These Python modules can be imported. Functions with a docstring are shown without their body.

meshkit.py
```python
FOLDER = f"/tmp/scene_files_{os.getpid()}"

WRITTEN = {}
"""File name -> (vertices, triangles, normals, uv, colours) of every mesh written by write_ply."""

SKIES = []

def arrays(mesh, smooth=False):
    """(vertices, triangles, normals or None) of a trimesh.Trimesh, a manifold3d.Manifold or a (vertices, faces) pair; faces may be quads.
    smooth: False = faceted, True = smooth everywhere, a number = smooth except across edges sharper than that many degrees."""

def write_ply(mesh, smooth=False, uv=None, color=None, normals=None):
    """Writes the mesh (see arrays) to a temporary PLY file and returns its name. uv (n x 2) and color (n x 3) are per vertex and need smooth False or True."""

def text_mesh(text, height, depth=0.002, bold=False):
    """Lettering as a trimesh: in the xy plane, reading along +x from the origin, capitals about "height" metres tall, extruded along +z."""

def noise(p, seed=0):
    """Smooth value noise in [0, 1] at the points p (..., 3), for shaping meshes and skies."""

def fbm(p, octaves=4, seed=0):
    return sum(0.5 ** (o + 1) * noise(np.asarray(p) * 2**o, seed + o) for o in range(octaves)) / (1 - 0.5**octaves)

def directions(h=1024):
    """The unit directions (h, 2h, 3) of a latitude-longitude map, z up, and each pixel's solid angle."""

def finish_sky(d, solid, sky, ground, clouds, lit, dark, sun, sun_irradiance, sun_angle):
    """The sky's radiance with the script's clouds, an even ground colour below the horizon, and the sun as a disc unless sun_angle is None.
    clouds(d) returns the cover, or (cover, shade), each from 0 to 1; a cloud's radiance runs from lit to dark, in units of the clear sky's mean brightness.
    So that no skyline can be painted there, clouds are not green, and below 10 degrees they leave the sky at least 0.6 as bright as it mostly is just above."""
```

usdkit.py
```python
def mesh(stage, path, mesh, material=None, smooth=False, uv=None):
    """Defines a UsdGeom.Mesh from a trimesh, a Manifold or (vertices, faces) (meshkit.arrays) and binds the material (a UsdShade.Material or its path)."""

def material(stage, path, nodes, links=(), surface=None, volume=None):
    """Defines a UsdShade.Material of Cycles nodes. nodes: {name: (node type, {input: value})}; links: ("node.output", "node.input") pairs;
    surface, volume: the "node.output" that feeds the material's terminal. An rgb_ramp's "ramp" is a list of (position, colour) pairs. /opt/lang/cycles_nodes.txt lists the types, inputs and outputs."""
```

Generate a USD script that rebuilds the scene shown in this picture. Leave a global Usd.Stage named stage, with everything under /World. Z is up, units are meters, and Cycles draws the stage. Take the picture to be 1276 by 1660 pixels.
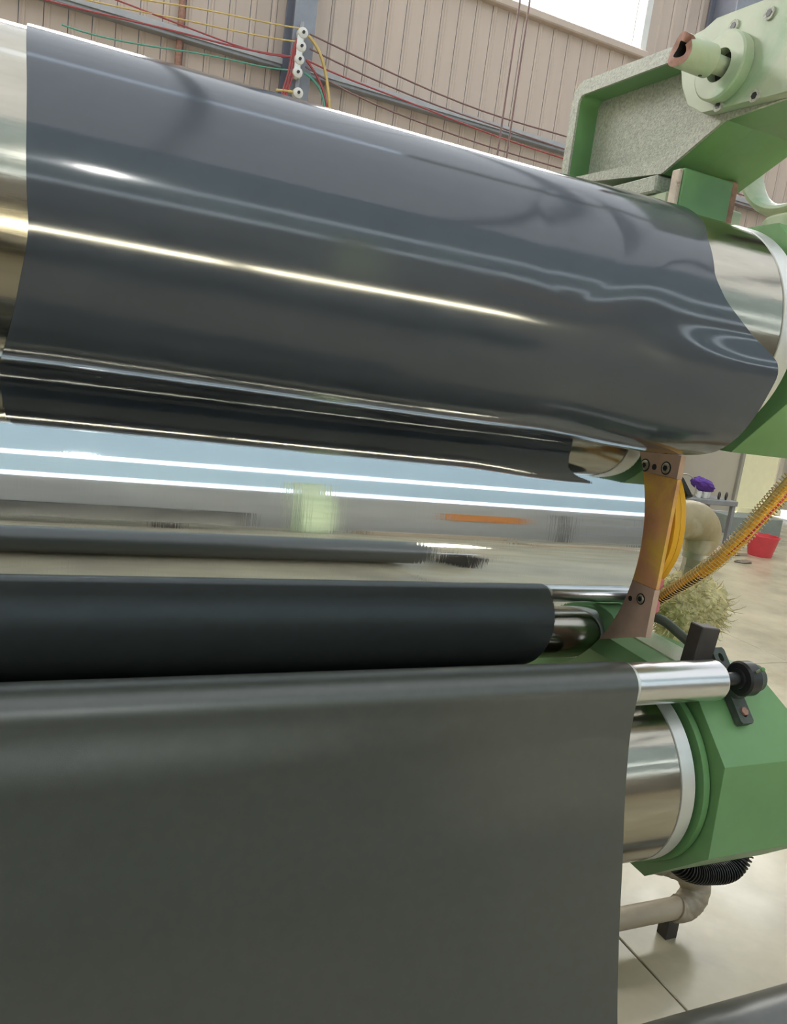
import math, random
import numpy as np, trimesh, usdkit, meshkit
from scipy.interpolate import CubicSpline, PchipInterpolator
from shapely.geometry import Polygon, Point, box as sbox
from pxr import Usd, UsdGeom, UsdLux, UsdShade, Gf, Sdf

random.seed(7); rng = np.random.default_rng(7)
stage = Usd.Stage.CreateInMemory()
UsdGeom.SetStageUpAxis(stage, "Z"); UsdGeom.SetStageMetersPerUnit(stage, 1.0)
world = UsdGeom.Xform.Define(stage, "/World"); stage.SetDefaultPrim(world.GetPrim())
UsdGeom.Scope.Define(stage, "/World/Looks")

# ------------------------------------------------------------------ camera, sky, sun, exposure
# x runs along the rolls, y away from the photographer into the machine, z up
EYE = np.array([0.0, 0.0, 2.0]); FPX = 1250.0
YAW, PITCH, ROLL = math.radians(65.4), math.radians(9.7), math.radians(7.7)
_f0 = np.array([math.cos(YAW), math.sin(YAW), 0]); _r0 = np.array([math.sin(YAW), -math.cos(YAW), 0]); _z = np.array([0, 0, 1.0])
FWD = _f0 * math.cos(PITCH) - _z * math.sin(PITCH)
_dn = -(_z * math.cos(PITCH) + _f0 * math.sin(PITCH))
RIGHT = _r0 * math.cos(ROLL) - _dn * math.sin(ROLL)
DOWN = _r0 * math.sin(ROLL) + _dn * math.cos(ROLL)
cam = UsdGeom.Camera.Define(stage, "/World/camera")
m = Gf.Matrix4d(1)
for i, v in enumerate((RIGHT, -DOWN, -FWD, EYE)):
    for k in range(3): m[i, k] = float(v[k])
cam.AddTransformOp().Set(m)
cam.CreateHorizontalApertureAttr(36.0); cam.CreateVerticalApertureAttr(36.0 * 1660 / 1276)
cam.CreateFocalLengthAttr(36.0 * FPX / 1276)
cam.CreateClippingRangeAttr(Gf.Vec2f(0.05, 500))
cam.CreateExposureAttr(0.6)

dome = UsdLux.DomeLight.Define(stage, "/World/sky"); dome.CreateIntensityAttr(0.7); dome.CreateColorAttr(Gf.Vec3f(0.75, 0.85, 1.0))
sun = UsdLux.DistantLight.Define(stage, "/World/sun"); sun.CreateAngleAttr(0.6); sun.CreateIntensityAttr(1.1e6); sun.CreateColorAttr(Gf.Vec3f(0.92, 0.96, 1.0))
sun.AddRotateXYZOp().Set(Gf.Vec3f(-30, 0, 0))      # comes from +y, 60 degrees up, through the open roof strip

REAR_WINDOW, SIDE_WINDOW, BACK_WINDOW, SKYLIGHT, FLOODLIGHT = 2.2, 1.2, 8.5, 0.95, 1000.0

def ray(x, y):
    d = FWD * FPX + RIGHT * (x - 638) + DOWN * (y - 830); return d / np.linalg.norm(d)
def onY(x, y, Y): d = ray(x, y); return EYE + d * (Y / d[1])
def onZ(x, y, Z): d = ray(x, y); return EYE + d * ((Z - 2.0) / d[2])
def onX(x, y, X): d = ray(x, y); return EYE + d * (X / d[0])

# ------------------------------------------------------------------ helpers
used = {}
def numbered(parent, name):
    k = (parent, name); used[k] = used.get(k, 0) + 1
    return f"{parent}/{name}" if used[k] == 1 else f"{parent}/{name}_{used[k]-1:03d}"
def path_of(p): return "/World" if p is None else str(p.GetPath())
def tag(p, label=None, cat=None, group=None, kind=None):
    for k, v in (("label", label), ("category", cat), ("group", group), ("kind", kind)):
        if v: p.SetCustomDataByKey(k, v)
    return p
def obj(name, mesh, material, parent=None, smooth=35, label=None, cat=None, group=None, kind=None, subdiv=False):
    prim = usdkit.mesh(stage, numbered(path_of(parent), name), mesh, material, smooth=smooth).GetPrim()
    return tag(prim, label, cat, group, kind)
def thing(name, label, cat, loc=(0, 0, 0), group=None, kind=None, rotz=0):
    x = UsdGeom.Xform.Define(stage, numbered("/World", name))
    x.AddTranslateOp().Set(Gf.Vec3d(*map(float, loc)))
    if rotz: x.AddRotateZOp().Set(float(rotz))
    return tag(x.GetPrim(), label, cat, group, kind)
def dup(src, name, loc, label=None, group=None, rotz=0):
    was = src.GetCustomData()
    r = thing(name, label or was.get("label"), was.get("category"), loc, group or was.get("group"), rotz=rotz)
    r.GetReferences().AddInternalReference(src.GetPath()); r.SetInstanceable(True)
    return r
def shift(mesh, loc):
    mesh = mesh.copy(); mesh.apply_translation(np.asarray(loc, float)); return mesh
def cat_(*ms): return trimesh.util.concatenate([x for x in ms])
def box(x0, x1, y0, y1, z0, z1, c=0.0):
    """box with chamfered edges"""
    if c <= 0:
        b = trimesh.creation.box([x1 - x0, y1 - y0, z1 - z0])
    else:
        h = np.array([x1 - x0, y1 - y0, z1 - z0]) / 2; c = min(c, 0.45 * (2 * h).min()); pts = []
        for sx in (-1, 1):
            for sy in (-1, 1):
                for sz in (-1, 1):
                    s = np.array([sx, sy, sz])
                    for ax in range(3):
                        p = h - c; p[ax] = h[ax]; pts.append(s * p)
        b = trimesh.convex.convex_hull(np.array(pts))
    b.apply_translation([(x0 + x1) / 2, (y0 + y1) / 2, (z0 + z1) / 2]); return b
def prism_x(poly, x0, x1):
    """polygon given in (y, z), extruded from x0 to x1"""
    poly = poly if hasattr(poly, "exterior") else Polygon(poly)
    if not poly.is_valid: poly = poly.buffer(0)
    e = trimesh.creation.extrude_polygon(poly, x1 - x0, engine="earcut")
    v = np.array(e.vertices)
    return trimesh.Trimesh(np.c_[v[:, 2] + x0, v[:, 0], v[:, 1]], e.faces, process=False)
def prism_y(poly, y0, y1):
    """polygon given in (x, z), extruded from y0 to y1"""
    poly = poly if hasattr(poly, "exterior") else Polygon(poly)
    e = trimesh.creation.extrude_polygon(poly, y1 - y0, engine="earcut")
    v = np.array(e.vertices)
    return trimesh.Trimesh(np.c_[v[:, 0], y1 - v[:, 2], v[:, 1]], e.faces, process=False)
def lathe(profile, n=64, axis="x", at=(0, 0, 0), closed=True):
    """profile [(a, r)...] along the axis; ends are closed with discs"""
    p = list(profile)
    if closed:
        if p[0][1] > 0: p = [(p[0][0], 0.0)] + p
        if p[-1][1] > 0: p = p + [(p[-1][0], 0.0)]
    p = np.array(p, float); t = np.linspace(0, 2 * math.pi, n, endpoint=False)
    a = np.repeat(p[:, 0], n); r = np.repeat(p[:, 1], n); tt = np.tile(t, len(p))
    u, w = r * np.cos(tt), r * np.sin(tt)
    v = {"x": np.c_[a, u, w], "y": np.c_[w, a, u], "z": np.c_[u, w, a]}[axis]
    i, j = np.meshgrid(np.arange(len(p) - 1), np.arange(n), indexing="ij")
    q = np.stack([i * n + j, i * n + (j + 1) % n, (i + 1) * n + (j + 1) % n, (i + 1) * n + j], -1).reshape(-1, 4)
    f = np.vstack([q[:, [0, 2, 1]], q[:, [0, 3, 2]]])
    mm = trimesh.Trimesh(v, f, process=False); mm.merge_vertices(); mm.update_faces(mm.nondegenerate_faces())
    if mm.volume < 0: mm.invert()
    mm.apply_translation(at); return mm
def tube(pts, r, n=10, closed_ends=True, sub=6):
    """a round tube along a smoothed polyline; r is one radius or one per given point"""
    P = np.asarray(pts, float); R = np.broadcast_to(r, (len(P),)).astype(float)
    if len(P) > 2 and sub > 1:
        from scipy.interpolate import CubicSpline
        s = np.r_[0, np.cumsum(np.linalg.norm(np.diff(P, axis=0), axis=1))]
        k = np.linspace(0, s[-1], (len(P) - 1) * sub + 1)
        R = np.interp(k, s, R); P = CubicSpline(s, P)(k)
    t = np.gradient(P, axis=0); t /= np.linalg.norm(t, axis=1, keepdims=True)
    up = np.array([0.13, 0.31, 0.94]); a = np.cross(t[0], up); a /= np.linalg.norm(a); A = []
    for k in range(len(P)):
        a = a - t[k] * (a @ t[k]); a /= np.linalg.norm(a); A.append(a)
    A = np.array(A); B = np.cross(t, A); g = np.linspace(0, 2 * math.pi, n, endpoint=False)
    v = (P[:, None] + R[:, None, None] * (np.cos(g)[None, :, None] * A[:, None] + np.sin(g)[None, :, None] * B[:, None])).reshape(-1, 3)
    i, j = np.meshgrid(np.arange(len(P) - 1), np.arange(n), indexing="ij")
    q = np.stack([i * n + j, i * n + (j + 1) % n, (i + 1) * n + (j + 1) % n, (i + 1) * n + j], -1).reshape(-1, 4)
    f = [q[:, [0, 1, 2]], q[:, [0, 2, 3]]]
    if closed_ends:
        v = np.vstack([v, P[0], P[-1]]); c0, c1 = len(v) - 2, len(v) - 1; L = (len(P) - 1) * n
        for j in range(n):
            f.append(np.array([[c0, (j + 1) % n, j], [c1, L + j, L + (j + 1) % n]]))
    return trimesh.Trimesh(v, np.vstack(f), process=False)
def grid_solid(outer, inner):
    """a thin shell between two (n, m, 3) grids, closed along all four edges"""
    n, mm = outer.shape[:2]; v = np.vstack([outer.reshape(-1, 3), inner.reshape(-1, 3)]); o = n * mm
    i, j = np.meshgrid(np.arange(n - 1), np.arange(mm - 1), indexing="ij")
    a, b, c, d = (i * mm + j).ravel(), (i * mm + j + 1).ravel(), ((i + 1) * mm + j + 1).ravel(), ((i + 1) * mm + j).ravel()
    f = [np.c_[a, b, c], np.c_[a, c, d], np.c_[c, b, a] + o, np.c_[d, c, a] + o]
    def rim(k):
        k = np.asarray(k); p, q = k[:-1], k[1:]
        f.extend([np.c_[q, p, p + o], np.c_[q, p + o, q + o]])
    rim(np.arange(mm)); rim(np.arange(n) * mm + mm - 1); rim((n - 1) * mm + np.arange(mm)[::-1]); rim((np.arange(n) * mm)[::-1])
    t = trimesh.Trimesh(v, np.vstack(f), process=False)
    return t
def rounded(poly, r): return Polygon(poly).buffer(-r).buffer(2 * r).buffer(-r) if r else Polygon(poly)

# ------------------------------------------------------------------ materials
def mat(name, color, rough=0.5, metal=0.0, var=0.12, scale=6.0, stretch=(1, 1, 1), bump=0.0, bump_scale=60.0, tint=None, tint_at=(0.55, 0.7),
        edge=0.0, rvar=0.0, spec=0.5, aniso=0.0, coat=0.0, bstretch=(1, 1, 1)):
    c = np.array(color, float)
    n = {"tc": ("texture_coordinate", {}), "mp": ("mapping", {"scale": stretch}), "ns": ("noise_texture", {"scale": scale, "detail": 5.0, "roughness": 0.6}),
         "rp": ("rgb_ramp", {"ramp": [(0.25, tuple(np.clip(c * (1 - var), 0, 1))), (0.75, tuple(np.clip(c * (1 + var), 0, 1)))]}),
         "p": ("principled_bsdf", {"roughness": rough, "metallic": metal, "specular_ior_level": spec, "anisotropic": aniso, "coat_weight": coat})}
    l = [("tc.object", "mp.vector"), ("mp.vector", "ns.vector"), ("ns.fac", "rp.fac")]
    col = "rp.color"
    if tint is not None:
        n["n2"] = ("noise_texture", {"scale": scale * 0.6, "detail": 8.0, "roughness": 0.65, "distortion": 0.4})
        n["m2"] = ("map_range", {"from_min": tint_at[0], "from_max": tint_at[1], "clamp": True})
        n["mx"] = ("mix_color", {"b": tint})
        l += [("tc.object", "n2.vector"), ("n2.fac", "m2.value"), ("m2.result", "mx.fac"), (col, "mx.a")]; col = "mx.result"
    l.append((col, "p.base_color"))
    if rvar:
        n["rr"] = ("map_range", {"from_min": 0.3, "from_max": 0.7, "to_min": max(rough - rvar, 0.02), "to_max": rough + rvar})
        l += [("ns.fac", "rr.value"), ("rr.result", "p.roughness")]
    if edge:
        n["bv"] = ("bevel", {"radius": edge}); last = "bv.bevel"
    else: last = None
    if bump:
        n["bm"] = ("mapping", {"scale": bstretch})
        n["bn"] = ("noise_texture", {"scale": bump_scale, "detail": 3.0}); n["b"] = ("bump", {"strength": bump, "distance": 0.002})
        l += [("tc.object", "bm.vector"), ("bm.vector", "bn.vector"), ("bn.fac", "b.height")]
        if last: l.append((last, "b.normal"))
        last = "b.normal"
    if last: l.append((last, "p.normal"))
    return usdkit.material(stage, f"/World/Looks/{name}", n, l, surface="p.BSDF")
def glow(name, color, strength):
    return usdkit.material(stage, f"/World/Looks/{name}", {"e": ("emission", {"color": color, "strength": strength})}, [], surface="e.emission")

M = dict(
    rubber=mat("glossy_rubber", (0.043, 0.052, 0.066), 0.11, var=0.06, scale=2, rvar=0.03, spec=0.75, bump=0.02, bump_scale=8),
    rubber_matte=mat("matte_rubber", (0.064, 0.068, 0.057), 0.34, var=0.10, scale=30, spec=0.9, bump=0.06, bump_scale=400),
    chrome=mat("mirror_chrome", (0.72, 0.76, 0.80), 0.045, 1.0, var=0.02, scale=3, rvar=0.012, bump=0.035, bump_scale=30, bstretch=(6, 0.15, 0.15)),
    steel=mat("ground_steel", (0.43, 0.395, 0.325), 0.15, 1.0, var=0.16, scale=10, stretch=(0.5, 3, 3), rvar=0.05, bump=0.05, bump_scale=40, bstretch=(0.4, 3, 3)),
    ring=mat("pale_steel_ring", (0.70, 0.70, 0.66), 0.42, 0.7, var=0.06),
    aluminium=mat("turned_aluminium", (0.70, 0.69, 0.68), 0.24, 1.0, var=0.03, bump=0.03, bump_scale=90, bstretch=(4, 0.3, 0.3)),
    green=mat("green_paint", (0.135, 0.285, 0.105), 0.40, var=0.10, scale=4, bump=0.10, bump_scale=14, edge=0.004, tint=(0.15, 0.30, 0.15), tint_at=(0.5, 0.8)),
    green_pale=mat("pale_green_paint", (0.40, 0.46, 0.31), 0.36, var=0.10, scale=5, bump=0.12, bump_scale=18, edge=0.004, tint=(0.20, 0.36, 0.19), tint_at=(0.50, 0.72)),
    cast=mat("speckled_cast_paint", (0.37, 0.385, 0.31), 0.42, var=0.42, scale=110, bump=0.6, bump_scale=160),
    rust=mat("rusty_end", (0.34, 0.18, 0.13), 0.7, var=0.35, scale=30, bump=0.3),
    rust_pale=mat("flaking_pale_paint", (0.55, 0.47, 0.38), 0.7, var=0.2, scale=20, tint=(0.25, 0.14, 0.09), tint_at=(0.56, 0.62), bump=0.3),
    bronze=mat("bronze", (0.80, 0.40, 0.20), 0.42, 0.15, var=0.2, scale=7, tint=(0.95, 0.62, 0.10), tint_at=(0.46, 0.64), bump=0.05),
    bronze_grey=mat("bronze_block", (0.58, 0.40, 0.30), 0.42, 0.2, var=0.2, scale=9, bump=0.06),
    orange=mat("orange_plastic", (0.92, 0.47, 0.03), 0.4, var=0.08),
    brass=mat("dull_brass_paint", (0.42, 0.34, 0.20), 0.45, 0.3, var=0.2, scale=9, tint=(0.55, 0.50, 0.38), bump=0.1),
    fitting=mat("galvanised_fitting", (0.52, 0.49, 0.40), 0.4, 0.8, var=0.2, scale=20),
    wool=mat("glass_wool", (0.60, 0.52, 0.28), 0.95, var=0.35, scale=25, bump=0.6, bump_scale=80),
    black=mat("black_paint", (0.018, 0.018, 0.018), 0.38, var=0.2, bump=0.1),
    black_dusty=mat("dusty_black_casting", (0.06, 0.075, 0.06), 0.6, var=0.4, scale=20, bump=0.3),
    darksteel=mat("dark_steel", (0.060, 0.052, 0.048), 0.45, 0.3, var=0.25, scale=14),
    wall=mat("wall_sheet", (0.57, 0.465, 0.39), 0.6, var=0.05, scale=1.5, stretch=(3, 3, 0.3)),
    plaster=mat("plaster", (0.50, 0.45, 0.36), 0.8, var=0.05, scale=2),
    white=mat("white_paint", (0.75, 0.74, 0.70), 0.5, var=0.05),
    ceil=mat("ceiling_sheet", (0.62, 0.63, 0.64), 0.6, var=0.05),
    beam=mat("roof_beam_paint", (0.25, 0.27, 0.31), 0.5, var=0.1),
    greywall=mat("grey_render", (0.33, 0.325, 0.30), 0.8, var=0.10, scale=0.8), bluewall=mat("pale_blue_cladding", (0.40, 0.53, 0.60), 0.6, var=0.05),
    column=mat("column_paint", (0.17, 0.18, 0.22), 0.5, var=0.08),
    concrete=mat("polished_concrete", (0.42, 0.37, 0.25), 0.28, var=0.16, scale=1.3, rvar=0.10, tint=(0.31, 0.275, 0.20), tint_at=(0.50, 0.72), bump=0.06, bump_scale=9),
    joint=mat("joint_filler", (0.05, 0.05, 0.045), 0.8),
    tray_light=mat("cable_tray_lip", (0.42, 0.42, 0.43), 0.5, 0.2, var=0.1), tray=mat("cable_tray", (0.30, 0.31, 0.33), 0.5, 0.4, var=0.1),
    cream=mat("cream_door", (0.90, 0.85, 0.56), 0.5, var=0.04),
    greydoor=mat("grey_door", (0.36, 0.34, 0.28), 0.6, var=0.05),
    red=mat("red_plastic", (0.62, 0.055, 0.07), 0.4), pink=mat("pink_wrap", (0.75, 0.22, 0.25), 0.5),
    purple=mat("purple_cloth", (0.10, 0.035, 0.26), 0.8, var=0.3, scale=12),
    tablegrey=mat("grey_table_paint", (0.26, 0.27, 0.27), 0.5),
    wire_red=mat("red_wire", (0.36, 0.07, 0.07), 0.5), wire_yellow=mat("yellow_wire", (0.62, 0.45, 0.16), 0.5), wire_green=mat("green_wire", (0.10, 0.33, 0.24), 0.5), wire_brown=mat("brown_wire", (0.20, 0.11, 0.10), 0.5),
    ceramic=mat("ceramic", (0.72, 0.70, 0.64), 0.25), hose=mat("grey_green_hose", (0.085, 0.10, 0.075), 0.5), lagging=mat("lagging_foil", (0.34, 0.28, 0.20), 0.5, var=0.3, scale=14, bump=0.5, bump_scale=30),
    pipe=mat("beige_pipe", (0.47, 0.38, 0.27), 0.5, var=0.12), cardboard=mat("cardboard", (0.40, 0.32, 0.23), 0.8), dust=mat("dirty_rag", (0.20, 0.16, 0.11), 0.9, var=0.3, scale=20),
    box_grey=mat("grey_box", (0.24, 0.27, 0.24), 0.6), spiral=mat("spiral_wrap", (0.10, 0.07, 0.05), 0.35), clearwrap=mat("spiral_wrap_pale", (0.62, 0.44, 0.16), 0.35), orange_brick=mat("orange_brick", (0.55, 0.22, 0.06), 0.7, var=0.2),
    glow_rear=glow("rear_window_light", (0.80, 0.92, 1.0), REAR_WINDOW), glow_back=glow("back_window_light", (1.0, 0.985, 0.94), BACK_WINDOW), glow_sky=glow("skylight_light", (0.90, 0.95, 1.0), SKYLIGHT), glow_side=glow("side_window_light", (1.0, 0.96, 0.86), SIDE_WINDOW), glow_lamp=glow("floodlight_light", (1, 0.98, 0.92), FLOODLIGHT),
)

# ------------------------------------------------------------------ the hall
XL, XR, YF, YB, ZC = -12.0, 24.0, -9.0, 13.2, 12.6
fl = thing("floor", "polished beige concrete floor of poured slabs with dark joints", None, kind="structure")
xs = [XL] + [2.11 + 4.0 * k for k in range(-3, 6) if XL < 2.11 + 4.0 * k < XR] + [XR]
ys = [YF] + [4.5 + 4.5 * k for k in range(-2, 2)] + [YB]
obj("joint", box(XL, XR, YF, YB, -0.20, -0.012), M["joint"], fl)
for a, b in zip(xs[:-1], xs[1:]):
    for c, d in zip(ys[:-1], ys[1:]):
        obj("slab", box(a + 0.004, b - 0.004, c + 0.004, d - 0.004, -0.15, 0.0, 0.003), M["concrete"], fl, smooth=False)

# back wall: plaster below, ribbed metal sheets with windows above
Z0 = 4.0; SILL = 8.72; WTOP = 11.4; PW = 0.32
wb = thing("wall_back", "beige back wall, plaster below and ribbed metal sheeting above", None, kind="structure")
obj("plaster_panel", box(XL, 14.72, YB, YB + 0.2, 0, Z0), M["plaster"], wb)
obj("plaster_panel", box(17.2, XR, YB, YB + 0.2, 0, Z0), M["plaster"], wb)
obj("plaster_panel", box(14.72, 17.2, YB, YB + 0.2, 2.6, Z0), M["plaster"], wb)
WINS = [(-11.7, 1.15), (4.2, 9.93), (12.6, 20.0)]
def panel_mesh(x0, x1, z0, z1):
    g = 0.006; w = x1 - x0
    prof = [(x0 + g, 0), (x0 + g, -0.012), (x0 + 0.10 * w, -0.018), (x0 + 0.16 * w, -0.034), (x0 + 0.24 * w, -0.034), (x0 + 0.30 * w, -0.016), (x1 - g, -0.012), (x1 - g, 0)]
    e = trimesh.creation.extrude_polygon(Polygon([(a, YB + b) for a, b in prof]), z1 - z0, engine="earcut"); e.apply_translation([0, 0, z0]); return e
k = 0; x = -2.0
obj("backing", cat_(box(XL, XR, YB, YB + 0.2, Z0, SILL), box(XL, WINS[0][0], YB, YB + 0.2, SILL, ZC), box(WINS[0][1], WINS[1][0], YB, YB + 0.2, SILL, ZC), box(WINS[1][1], WINS[2][0], YB, YB + 0.2, SILL, ZC), box(WINS[2][1], XR, YB, YB + 0.2, SILL, ZC),
                    *[box(a, b, YB, YB + 0.2, WTOP, ZC) for a, b in WINS]), M["column"], wb, smooth=False)
while x < 17.0:
    top = SILL - 0.12
    if WINS[0][1] <= x and x + PW <= WINS[1][0] + 0.02 or WINS[1][1] <= x + 0.03 and x + PW <= WINS[2][0] + 0.02: top = ZC
    obj("wall_panel", panel_mesh(x, x + PW, Z0, top), M["wall"], wb, smooth=False); x += PW
obj("wall_panel", box(9.985, 10.16, YB - 0.02, YB, SILL - 0.12, ZC), M["wall"], wb)
obj("wall_panel", box(XL, -2.0, YB - 0.02, YB, Z0, SILL - 0.12), M["wall"], wb)
obj("wall_panel", box(x, XR, YB - 0.02, YB, Z0, SILL - 0.12), M["wall"], wb)
for i, (a, b) in enumerate(WINS):
    w = thing(f"window_{i+1}", ["long overexposed window high in the back wall, left one", "overexposed window high in the back wall with pale right jamb", "overexposed window high in the back wall, far right one"][i], None, kind="structure")
    obj("pane", box(a, b, YB + 0.06, YB + 0.08, SILL, WTOP), M["glow_back"], w)
    obj("sill", box(a - 0.05, b + 0.05, YB - 0.16, YB + 0.05, SILL - 0.14, SILL, 0.02), M["wall"], w)
    obj("jamb", box(b - 0.10, b + 0.05, YB - 0.05, YB + 0.05, SILL, WTOP, 0.01), M["white"], w)
    obj("jamb", box(a - 0.05, a + 0.10, YB - 0.05, YB + 0.05, SILL, WTOP, 0.01), M["white"], w)
    obj("mullion", box(b - 0.28, b - 0.24, YB - 0.0, YB + 0.05, SILL, WTOP, 0.01), M["white"], w)
# doors in the back wall (right)
d1 = thing("door_1", "cream yellow door panel in the back wall beside a grey sliding door", None, kind="structure")
obj("leaf", box(14.76, 15.86, YB - 0.05, YB + 0.02, 0.0, 2.5, 0.01), M["cream"], d1)
obj("frame", box(14.66, 14.75, YB - 0.08, YB + 0.05, 0, 2.58, 0.01), M["greydoor"], d1)
obj("threshold", box(14.76, 16.25, YB - 0.12, YB - 0.051, 0.0, 0.13, 0.01), M["cream"], d1)
d2 = thing("door_2", "grey sliding door right of the cream door", None, kind="structure")
obj("frame", box(15.88, 16.02, YB - 0.10, YB + 0.02, 0.13, 2.5, 0.01), M["plaster"], d2)
obj("leaf", box(16.03, 17.18, YB - 0.07, YB + 0.02, 0.13, 2.5, 0.01), M["greydoor"], d2)

# the wall behind the photographer: two long rows of bright windows, mirrored in the rolls
wf = thing("wall_front", "pale wall behind the photographer, seen only mirrored in the rolls", None, kind="structure")
R1, R2 = (4.05, 4.50), (6.30, 6.85)
for a, b in ((0, R1[0]), (R1[1], R2[0]), (R2[1], ZC)):
    obj("wall_panel", box(XL, XR, YF - 0.2, YF, a, b), M["greywall"] if a == 0 else M["bluewall"], wf)
for i, (a, b) in enumerate((R1, R2)):
    w = thing(f"window_{i+4}", ["lower long window row behind the photographer, mirrored in the chrome roll", "upper long window row behind the photographer, mirrored in the chrome roll"][i], None, kind="structure")
    obj("pane", box(XL, XR, YF - 0.12, YF - 0.10, a, b), M["glow_rear"], w)
    for x in np.arange(XL + 3, XR, 3.0): obj("mullion", box(x - 0.03, x + 0.03, YF - 0.09, YF - 0.0, a, b), M["white"], w)
wl = thing("wall_left", "plain left end wall of the hall with one added high window, out of the picture", None, kind="structure")
LW = (-7.0, 1.0, 4.5, 9.5)
obj("wall_panel", cat_(box(XL - 0.2, XL, YF, LW[0], 0, ZC), box(XL - 0.2, XL, LW[1], YB, 0, ZC), box(XL - 0.2, XL, LW[0], LW[1], 0, LW[2]), box(XL - 0.2, XL, LW[0], LW[1], LW[3], ZC)), M["plaster"], wl, smooth=False)
w = thing("window_6", "added glowing pane high in the left end wall, out of the picture", None, kind="structure")
obj("pane", box(XL - 0.12, XL - 0.10, LW[0], LW[1], LW[2], LW[3]), M["glow_side"], w)  # unseen pane added to brighten the machine faces turned left
obj("wall_right", box(XR, XR + 0.2, YF, YB, 0, ZC), M["plaster"], kind="structure", label="plain plaster right end wall of the hall")
# ceiling of glowing panels added for overall light, one strip left open for the sun
ce = thing("ceiling", "hall ceiling of added glowing panels between thin sheet metal strips", None, kind="structure")
OPEN = (2.75, 3.35)
edges = [YF, -6.0, -3.0, 0.0, OPEN[0], OPEN[1], 6.2, 9.2, YB]
for a, b in zip(edges[:-1], edges[1:]):
    if (a, b) == OPEN: obj("roof_sheet", cat_(box(XL, -1.0, a, b, ZC, ZC + 0.1), box(4.6, XR, a, b, ZC, ZC + 0.1)), M["ceil"], ce)
    else: obj("skylight", box(XL, XR, a + 0.02, b - 0.02, ZC + 0.01, ZC + 0.03), M["glow_sky"], ce); obj("roof_sheet", cat_(box(XL, XR, a, a + 0.02, ZC, ZC + 0.03), box(XL, XR, b - 0.02, b, ZC, ZC + 0.03)), M["ceil"], ce)
for x in np.arange(XL + 1.5, XR, 6.0): obj("roof_beam", box(x - 0.12, x + 0.12, YF, YB, ZC - 0.5, ZC, 0.01), M["beam"], ce)

# steel columns against the back wall
def column(x0, x1, label, y0=12.55):
    c = thing("steel_column", label, "column", (0, 0, 0))
    obj("web", box(x0 + 0.10, x1 - 0.10, y0 + 0.03, YB - 0.04, 0, ZC - 0.02), M["column"], c)
    obj("flange", box(x0, x1, y0, y0 + 0.03, 0, ZC - 0.02, 0.004), M["beam"], c)
    obj("flange", box(x0, x1, YB - 0.10, YB - 0.04, 0, ZC - 0.02, 0.004), M["column"], c)
column(3.02, 3.36, "dark grey-blue steel column carrying the insulator rack")
column(11.3, 12.1, "dark steel column right of the bright window, behind the green arm", 12.4)

# cable tray along the wall
tr = thing("cable_tray", "grey cable tray running along the back wall below the wires", "cable tray")
zt = 6.60
for x0, x1 in ((-6, 3.0), (3.38, 11.28), (12.12, 16.5)):
    obj("tray_bed", box(x0, x1, 12.98, 13.14, zt - 0.07, zt + 0.03, 0.01), M["tray"], tr)
    obj("tray_lip", box(x0, x1, 12.95, 12.98, zt - 0.02, zt + 0.07, 0.004), M["tray_light"], tr)
cd = onY(293, 40, 13.1)
obj("rusty_conduit", lathe([(4.2, 0.05), (ZC - 0.1, 0.05)], 12, "z", (cd[0], 13.08, 0)), M["rust"], label="thin rusty vertical conduit on the wall left of the column", cat="conduit")

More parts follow.
